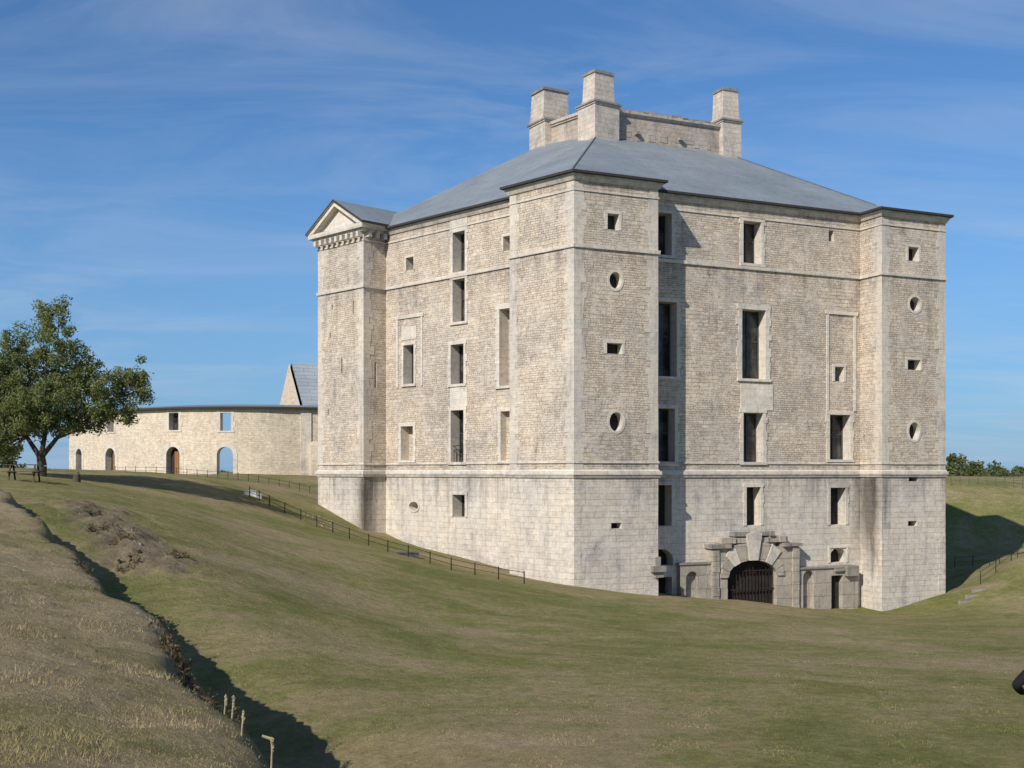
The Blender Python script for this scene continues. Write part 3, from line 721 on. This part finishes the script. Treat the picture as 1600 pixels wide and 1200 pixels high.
mb=MB(); mb.add([W(L+.3,-.25,6.35),W(L+.3,-13.2,6.35),W(L*.5,-13.2,11.75),W(L*.5,-.25,11.75)],'far_slate'); mb.add([W(-.3,-.25,6.35),W(-.3,-13.2,6.35),W(L*.5,-13.2,11.75),W(L*.5,-.25,11.75)],'far_slate')
mb.obj('roof',hs)

# ------------------------------------------------------------------ vegetation
random.seed(11)
def leaves_mesh(name,cents,rads,per,size,mat,parent=None):
    n=len(cents)*per; c=np.repeat(np.array(cents),per,0); r=np.repeat(np.array(rads),per,0)
    d=rng.normal(size=(n,3)); d/=np.linalg.norm(d,axis=1)[:,None]; p=c+d*(rng.random((n,1))**.5)*r[:,None]
    a=rng.normal(size=(n,3)); a/=np.linalg.norm(a,axis=1)[:,None]; b_=np.cross(a,rng.normal(size=(n,3))); b_/=np.linalg.norm(b_,axis=1)[:,None]
    s=(size*(.6+.8*rng.random((n,1))))
    v=np.stack([p-a*s,p-b_*s*.45,p+a*s,p+b_*s*.45],1)
    me=bpy.data.meshes.new(name); me.vertices.add(4*n); me.vertices.foreach_set('co',v.ravel()); me.loops.add(4*n); me.loops.foreach_set('vertex_index',np.arange(4*n)); me.polygons.add(n); me.polygons.foreach_set('loop_start',np.arange(n)*4); me.polygons.foreach_set('loop_total',np.full(n,4)); me.update(); me.validate()
    me.materials.append(M[mat]); o=bpy.data.objects.new(name,me); coll.objects.link(o)
    if parent: setp(o,parent)
    return o
def tree(base,trunk_r,fork,lobes,nclump,clr,per,leaf,label,mat='tree_leaf'):
    t=empty('tree',base,label,'tree'); base=Vector(base); mb=MB()
    fk=base+Vector(fork); mid=base+Vector(fork)*.5+Vector((.08,.05,0))
    mb.cyl(base-Vector((0,0,.4)),mid,trunk_r*1.35,trunk_r,'bark',10); mb.cyl(mid,fk,trunk_r,trunk_r*.85,'bark',10)
    cents=[];rads=[]
    limbs=[fk+Vector(v)*max(.6,fork[2]) for v in ((-.75,.1,.95),(.15,.3,1.3),(.85,-.1,.85))]
    for l_ in limbs: mb.cyl(fk-Vector((0,0,.15)),l_,trunk_r*.62,trunk_r*.42,'bark',8)
    for (lx,ly,lz,rx,rz) in lobes:
        c=base+Vector((lx,ly,lz)); l_=min(limbs,key=lambda q:(q-c).length)
        j=l_+(c-l_)*.5+Vector((random.uniform(-.25,.25),random.uniform(-.25,.25),-.15))
        mb.cyl(l_-(l_-fk)*.1,j,trunk_r*.26,trunk_r*.14,'bark',7); mb.cyl(j,c,trunk_r*.14,trunk_r*.05,'bark',6)
        k=max(4,int(nclump*rx*rx*rz))
        for _ in range(k):
            d=Vector((random.gauss(0,1),random.gauss(0,1),random.gauss(0,1))).normalized()*(random.random()**.4)
            p=c+Vector((d.x*rx,d.y*rx,d.z*rz)); 
            if random.random()<.3: mb.cyl(j+(c-j)*random.uniform(.2,1),p,trunk_r*.07,trunk_r*.03,'bark',4)
            cents.append(tuple(p)); rads.append(clr*random.uniform(.5,1.3))
    mb.obj('trunk',t); leaves_mesh('crown',cents,rads,per,leaf,mat,t); return t
def pl(x,y,r,r2,dy=0): return ((x-62)/30,dy,(744-y)/30,r/30,r2/30)
tz=float(gz(-24.6,60))
tree((-24.6,60,tz),.25,(.05,0,1.1),[pl(72,508,34,36),pl(35,545,44,36,.5),pl(108,545,36,32,-.6),pl(60,585,54,38,1.0),pl(15,605,46,40),pl(118,600,42,34,.5),pl(80,635,60,34,-.9),pl(200,605,34,38,.2),pl(160,612,40,36,-.3),pl(165,642,44,24,.3),pl(20,655,50,36,.6),pl(215,590,24,32,-.3),pl(120,648,44,28,.8),pl(-10,590,44,56,0),pl(92,482,18,18),pl(60,642,52,34,-.9),pl(0,685,40,34,.3),pl(140,572,28,24,.2),pl(28,672,34,26,-1.0),pl(-5,705,30,20,-.3),pl(100,665,34,18,-.6)],
 16,.42,85,.08,'spreading broadleaf tree with forked trunk on grass')
def bigtree(x,y,Y,r,rz,label,mat='far_leaf'):
    X=(x-800)/F*Y; z=float(gz(X,Y)); h=(HY-y)/F*Y-z
    return tree((X,Y,z),.25,(0,0,max(h-rz*1.2,.6)*.5),[(0,0,h-rz*.4,r*.7,rz*.7),(-r*.55,0,h-rz*.9,r*.55,rz*.55),(r*.55,.3,h-rz*.8,r*.55,rz*.5),(.1,-.5,h-rz*1.3,r*.8,rz*.6)],max(1.2,30/(r*r*rz)),.8,70,.2,label,mat)
bigtree(1512,714,150,2.0,2.0,'dark green tree beyond the ditch bank'); bigtree(1484,716,150,1.6,2.2,'small green tree beside the castle bank')
bigtree(1565,738,170,2.6,1.2,'low rounded tree behind wire fence'); bigtree(8,688,110,2.2,3.2,'dark bushy tree beyond the lawn')
cents=[];rads=[]
for k in range(520):
    x=random.uniform(-180,170) ; Y=random.uniform(255,285); hz=(1.3+.9*math.sin(x*.07)+.6*math.sin(x*.19)) if x>60 else .2
    cents.append((x,Y,random.uniform(-1,max(-.9,hz-1.2)))); rads.append(random.uniform(.8,2.0))
wd=leaves_mesh('woodland',cents,rads,60,.45,'far_leaf'); wd['kind']='stuff'; top(wd,'distant low belt of woodland','woodland')
cents=[];rads=[]
for k in range(60):
    t=random.random()**1.2; x=-3.3-2.3*t+random.gauss(0,.12);y=12.6+5.0*t+random.gauss(0,.12); cents.append((x+.2,y,float(gz(x+.2,y))+random.uniform(-.03,.2))); rads.append(random.uniform(.05,.2))
br_=leaves_mesh('bramble_bush',cents,rads,55,.026,'bramble_leaf'); top(br_,'scrubby reddish brown bramble on the bank edge','bush')
cents=[];rads=[]
for k in range(14):
    x=-9.2+random.gauss(0,.4)+.3;y=25+random.gauss(0,.7); cents.append((x,y,float(gz(x,y))+random.uniform(0,.1))); rads.append(random.uniform(.06,.15))
br_=leaves_mesh('low_shrub',cents,rads,50,.03,'bramble_leaf'); top(br_,'low scrub at the edge of the ditch','bush')
for sx_,sy_ in ((-11.4,34.5),(-12.6,37.5),(-13.6,38.2),(-15.2,42.0),(-10.6,36.2)):
    cents=[];rads=[]
    for k in range(8):
        x=sx_+random.gauss(0,.25);y=sy_+random.gauss(0,.3); cents.append((x,y,float(gz(x,y))+random.uniform(0,.12))); rads.append(random.uniform(.08,.2))
    br_=leaves_mesh('scrub_tuft',cents,rads,45,.04,'bramble_leaf'); top(br_,'tuft of dry brown scrub on eroded earth','bush','scrub tufts on the eroded bank')
for (x,y0,y1,Y) in ((350,1120,1158,12.2),(377,1124,1168,11.3),(362,1140,1160,11.8),(422,1155,1215,10.0)):
    X=(x-800)/F*Y; z0=float(gz(X,Y)); zt=max(-(y0-HY)/F*Y,z0+.22); mb=MB(); t=Vector((X+.02,Y,zt))
    mb.cyl((X,Y,z0-.05),t,.012,.008,'straw',6)
    for k in range(10):
        zz=zt-.012*k; mb.cyl((X+.02,Y,zz),(X+.02+random.uniform(-.02,.02),Y+random.uniform(-.02,.02),zz+.02),.014,.004,'straw',5)
    if x==422: mb.cyl(t,t+Vector((-.09,0,.03)),.014,.012,'straw',6)
    top(mb.obj('dried_stalk'),'pale dried flower stalk standing in bank grass','plant','dried stalks on the bank')

# ------------------------------------------------------------------ fences
def fence(pts,label,h=.62,rails=(.58,.3),pr=.035,name='fence',mat='iron'):
    f=empty(name,(pts[0][0],pts[0][1],float(gz(pts[0][0],pts[0][1]))),label,'fence')
    P3=[Vector((x,y,float(gz(x,y)))) for x,y in pts]
    for p in P3:
        mb=MB(); mb.cyl(p-Vector((0,0,.2)),p+Vector((0,0,h)),pr,pr*.85,mat,6); mb.cyl(p+Vector((0,0,h)),p+Vector((0,0,h+.04)),pr*1.2,pr*.5,mat,6); mb.obj('post',f)
    mb=MB()
    for r in rails:
        for a_,b_ in zip(P3,P3[1:]): mb.cyl(a_+Vector((0,0,r)),b_+Vector((0,0,r)),pr*.45,pr*.45,mat,5)
    mb.obj('rail',f)
fx=[390,405,421,445,470,495,520,546,576,606,638,672,705,742,779,819]
def fy(x): return float(np.interp(x,[390,500,605,700,820],[70,67,63,60.3,59]))
fence([((x-800)/F*fy(x),fy(x)) for x in fx],'low black metal post and rail fence across the grass slope')
fence([((x-800)/F*Y,Y) for x,Y in ((1532,73),(1556,75),(1580,77),(1604,79),(1630,81))],'black metal rail fence along the ditch steps',.8,(.75,.4),.028)
fence([((x-800)/F*Y,Y) for x,Y in ((1492,84),(1520,83),(1546,82),(1562,81),(1590,80),(1620,79))],'second black metal rail fence on the bank',.8,(.75,.4),.028)
fence([((x-800)/F*112,112) for x in range(1486,1640,14)],'grey wire fence on top of the bank',1.0,(.95,.5),.022,mat='windowframe')
fence([((x-800)/F*Y,Y) for x,Y in zip(range(180,500,16),np.linspace(86,84,20))],'low dark rail fence beside the castle terrace',.5,(.45,.2),.025)
st=empty('stone_steps',(28,70,float(gz(28,70))),'worn stone edging steps set in the grassy bank','steps')
for k in range(3):
    x,y=27.6+k*.8,69+k*1.0; z=float(gz(x,y)); W=frame((x-.8,y-.1),(x+.8,y+.2)); mb=MB(); mb.box(W,0,1.6,-.2,0,z-.3,z+.03,'grey'); mb.obj('step',st)
def beveled_block(name,loc,sx,sy,sz,mat,label,cat,ang=0):
    mb=MB(); d=rot(ang); W=frame(Vector(loc[:2])-d*sx/2,Vector(loc[:2])+d*sx/2); z=loc[2]
    mb.box(W,0,sx,-sy/2,sy/2,z-.2,z+sz*.8,mat); mb.box(W,-.04,sx+.04,-sy/2-.04,sy/2+.04,z+sz*.8+.002,z+sz,mat)
    o=mb.obj(name); m_=o.modifiers.new('b','BEVEL'); m_.width=.02; top(o,label,cat); return o
Y=71;X=(391-800)/F*Y; beveled_block('concrete_block',(X,Y,float(gz(X,Y))),.7,.5,.32,'concrete','small white concrete block beside the fence','block',10)
Y=71;X=(403-800)/F*Y; beveled_block('concrete_block',(X,Y,float(gz(X,Y))),.35,.4,.22,'concrete','small broken white stone beside the fence','block',30)
Y=63.5;X=(637-800)/F*Y; beveled_block('stone_slab',(X,Y,float(gz(X,Y))),1.1,.9,.18,'slab','dark flat stone slab lying on the grass','slab',12)
Y=58;X=(120-800)/F*Y; z=float(gz(X,Y)); mb=MB(); mb.cyl((X,Y,z-.1),(X,Y,z+.36),.2,.17,'oldwood',12); mb.cyl((X+.08,Y,z+.34),(X+.04,Y,z+.5),.1,.05,'oldwood',8); top(mb.obj('tree_stump'),'weathered brown tree stump on the grass','stump')
def rock(Y,x,r,mat,group,label):
    X=(x-800)/F*Y; z=float(gz(X,Y)); mb=MB()
    ring=[(X+math.cos(t)*r*random.uniform(.7,1.2),Y+math.sin(t)*r*random.uniform(.7,1.2)) for t in [i*math.pi/3 for i in range(6)]]
    mb.add([(X+(x_-X)*.6,Y+(y_-Y)*.6,z+r*.6) for x_,y_ in ring],mat)
    for i in range(6):
        a_,b_=ring[i],ring[(i+1)%6]; mb.add([(a_[0],a_[1],z-.1),(b_[0],b_[1],z-.1),(X+(b_[0]-X)*.6,Y+(b_[1]-Y)*.6,z+r*.6),(X+(a_[0]-X)*.6,Y+(a_[1]-Y)*.6,z+r*.6)],mat)
    top(mb.obj('loose_stone'),label,'stone',group)
for k in range(16): rock(random.uniform(68,74),random.uniform(470,520),random.uniform(.05,.13),'grey','loose stones near the castle','pale loose stone lying in the grass')
for k in range(16):
    t=random.random(); Y=35+8*t+random.uniform(-1,1); X=-11-4.5*t+random.gauss(0,.9); rock(Y,800+F*X/Y,random.uniform(.03,.07),'worn','loose stones on the eroded bank','small pale stone on eroded earth')
Y=52;X=(36-800)/F*Y;z=float(gz(X,Y)); pt=empty('picnic_table',(X,Y,z),'dark wooden picnic table under the tree','picnic table')
W=frame((X-.8,Y),(X+.8,Y+.3)); W0=lambda u,o,zz:W(u,o,z+zz)
mb=MB()
for k in range(4): mb.box(W0,0,1.6,-.36+k*.19,-.36+k*.19+.17,.72,.76,'oldwood')
mb.obj('table_top',pt)
for s in (-.8,.55):
    mb=MB(); mb.box(W0,0,1.6,s,s+.25,.43,.47,'oldwood'); mb.obj('seat',pt)
for u in (.25,1.3):
    mb=MB(); mb.box(W0,u,u+.06,-.75,.75,.37,.425,'oldwood')
    for s in (-1,1):
        mb.add([W0(u,s*.25,.715),W0(u,s*.35,.715),W0(u,s*.7,-.05),W0(u,s*.6,-.05)],'oldwood'); mb.add([W0(u+.06,s*.25,.715),W0(u+.06,s*.35,.715),W0(u+.06,s*.7,-.05),W0(u+.06,s*.6,-.05)],'oldwood')
        mb.add([W0(u,s*.35,.715),W0(u+.06,s*.35,.715),W0(u+.06,s*.7,-.05),W0(u,s*.7,-.05)],'oldwood')
    mb.obj('leg',pt)
# ------------------------------------------------------------------ person at the frame edge
PX,PY=7.97,17.3; pz=float(gz(PX,PY))
def skin(name,verts,edges,radii,mat,parent,root=0):
    me=bpy.data.meshes.new(name); me.from_pydata([(PX+a,PY+b_,pz+c_) for a,b_,c_ in verts],edges,[]); me.materials.append(M[mat])
    o=bpy.data.objects.new(name,me); coll.objects.link(o); s=o.modifiers.new('s','SKIN'); s.use_smooth_shade=True
    for v,r in zip(me.skin_vertices[0].data,radii): v.radius=(r,r)
    me.skin_vertices[0].data[root].use_root=True
    u=o.modifiers.new('u','SUBSURF'); u.levels=2;u.render_levels=2
    if parent: o.parent=parent
    return o
bv=[(0,0,.95),(0,0,1.15),(0,0,1.38),(0,.0,1.5),(0,.03,1.62),(0,.04,1.72),(-.19,0,1.42),(-.43,-.04,1.2),(-.22,.16,1.05),(.19,0,1.42),(.25,.02,1.13),(.26,.08,.88),(-.1,0,.88),(-.11,.02,.48),(-.12,0,.06),(-.12,.17,.03),(.1,0,.88),(.12,.02,.48),(.13,0,.06),(.13,.17,.03)]
be=[(0,1),(1,2),(2,3),(3,4),(4,5),(2,6),(6,7),(7,8),(2,9),(9,10),(10,11),(0,12),(12,13),(13,14),(14,15),(0,16),(16,17),(17,18),(18,19)]
brd=[.15,.14,.16,.06,.1,.08,.085,.075,.05,.075,.05,.035,.1,.065,.045,.035,.1,.065,.045,.035]
person=skin('person',bv,be,brd,'cloth',None); top(person,'person in black clothing standing with hand on hip','person')
hd=skin('head',[(0,.02,1.53),(0,.035,1.62),(0,.04,1.69)],[(0,1),(1,2)],[.06,.102,.088],'skin',person)
hr=skin('hair',[(0,-.01,1.63),(0,.0,1.70)],[(0,1)],[.098,.098],'hair',person)

# ------------------------------------------------------------------ light, sky, camera
el=math.radians(34); sh=Vector((-.549,-.836)).normalized(); sv=Vector((sh.x*math.cos(el),sh.y*math.cos(el),math.sin(el)))
ld=bpy.data.lights.new('sun','SUN'); ld.energy=4.9; ld.angle=math.radians(.53); ld.color=(1,.94,.865)
lo=bpy.data.objects.new('sun',ld); lo.rotation_euler=sv.to_track_quat('Z','Y').to_euler(); coll.objects.link(lo)
w=bpy.data.worlds.new('World'); scene.world=w; w.use_nodes=True; nt=w.node_tree; bg=nt.nodes['Background']
sky=nt.nodes.new('ShaderNodeTexSky'); sky.sky_type='NISHITA'; sky.sun_disc=False; sky.sun_elevation=el; sky.sun_rotation=math.atan2(sv.x,sv.y)%(2*math.pi)
sky.air_density=1.0; sky.dust_density=.3; sky.ozone_density=2.5
tc=nt.nodes.new('ShaderNodeTexCoord'); sx=nt.nodes.new('ShaderNodeSeparateXYZ'); lk(nt,tc.outputs['Generated'],sx.inputs[0])
zz=math_n(nt,'ADD',math_n(nt,'MAXIMUM',sx.outputs['Z'],0),.18)
cx=nt.nodes.new('ShaderNodeCombineXYZ'); lk(nt,math_n(nt,'DIVIDE',sx.outputs['X'],zz),cx.inputs[0]); lk(nt,math_n(nt,'DIVIDE',sx.outputs['Y'],zz),cx.inputs[1])
mp=nt.nodes.new('ShaderNodeMapping'); mp.inputs['Rotation'].default_value=(0,0,.35); mp.inputs['Scale'].default_value=(.7,1.7,1); lk(nt,cx.outputs[0],mp.inputs[0])
c1=noise_n(nt,mp.outputs[0],1.5,9,.62,.8); c2_=noise_n(nt,cx.outputs[0],.8,3,.5)
cl=math_n(nt,'MULTIPLY',ramp(nt,c1,[(.43,0),(.75,1)]),ramp(nt,c2_,[(.38,.35),(.60,1)]))
cl=math_n(nt,'MULTIPLY',cl,.5)
tint=mix(nt,sky.outputs[0],(.56,.86,1.15),1,'MULTIPLY')
hz=maprange(nt,sx.outputs['Z'],0,.28,.75,0)
tint=mix(nt,tint,(1.9,3.6,6.3),hz)
lk(nt,mix(nt,tint,(5.4,6.1,7.0),cl),bg.inputs['Color']); bg.inputs['Strength'].default_value=.1
cam=bpy.data.cameras.new('camera'); cam.lens=36*F/1600; cam.sensor_width=36; cam.shift_y=(HY-600)/1600; cam.clip_end=6000; cam.clip_start=.1
cob=bpy.data.objects.new('camera',cam); cob.rotation_euler=(math.pi/2,0,0); coll.objects.link(cob); scene.camera=cob
scene.view_settings.view_transform='Standard'; scene.view_settings.look='None'; scene.view_settings.exposure=0
for o in scene.objects:
    if '_o' in o: del o['_o']
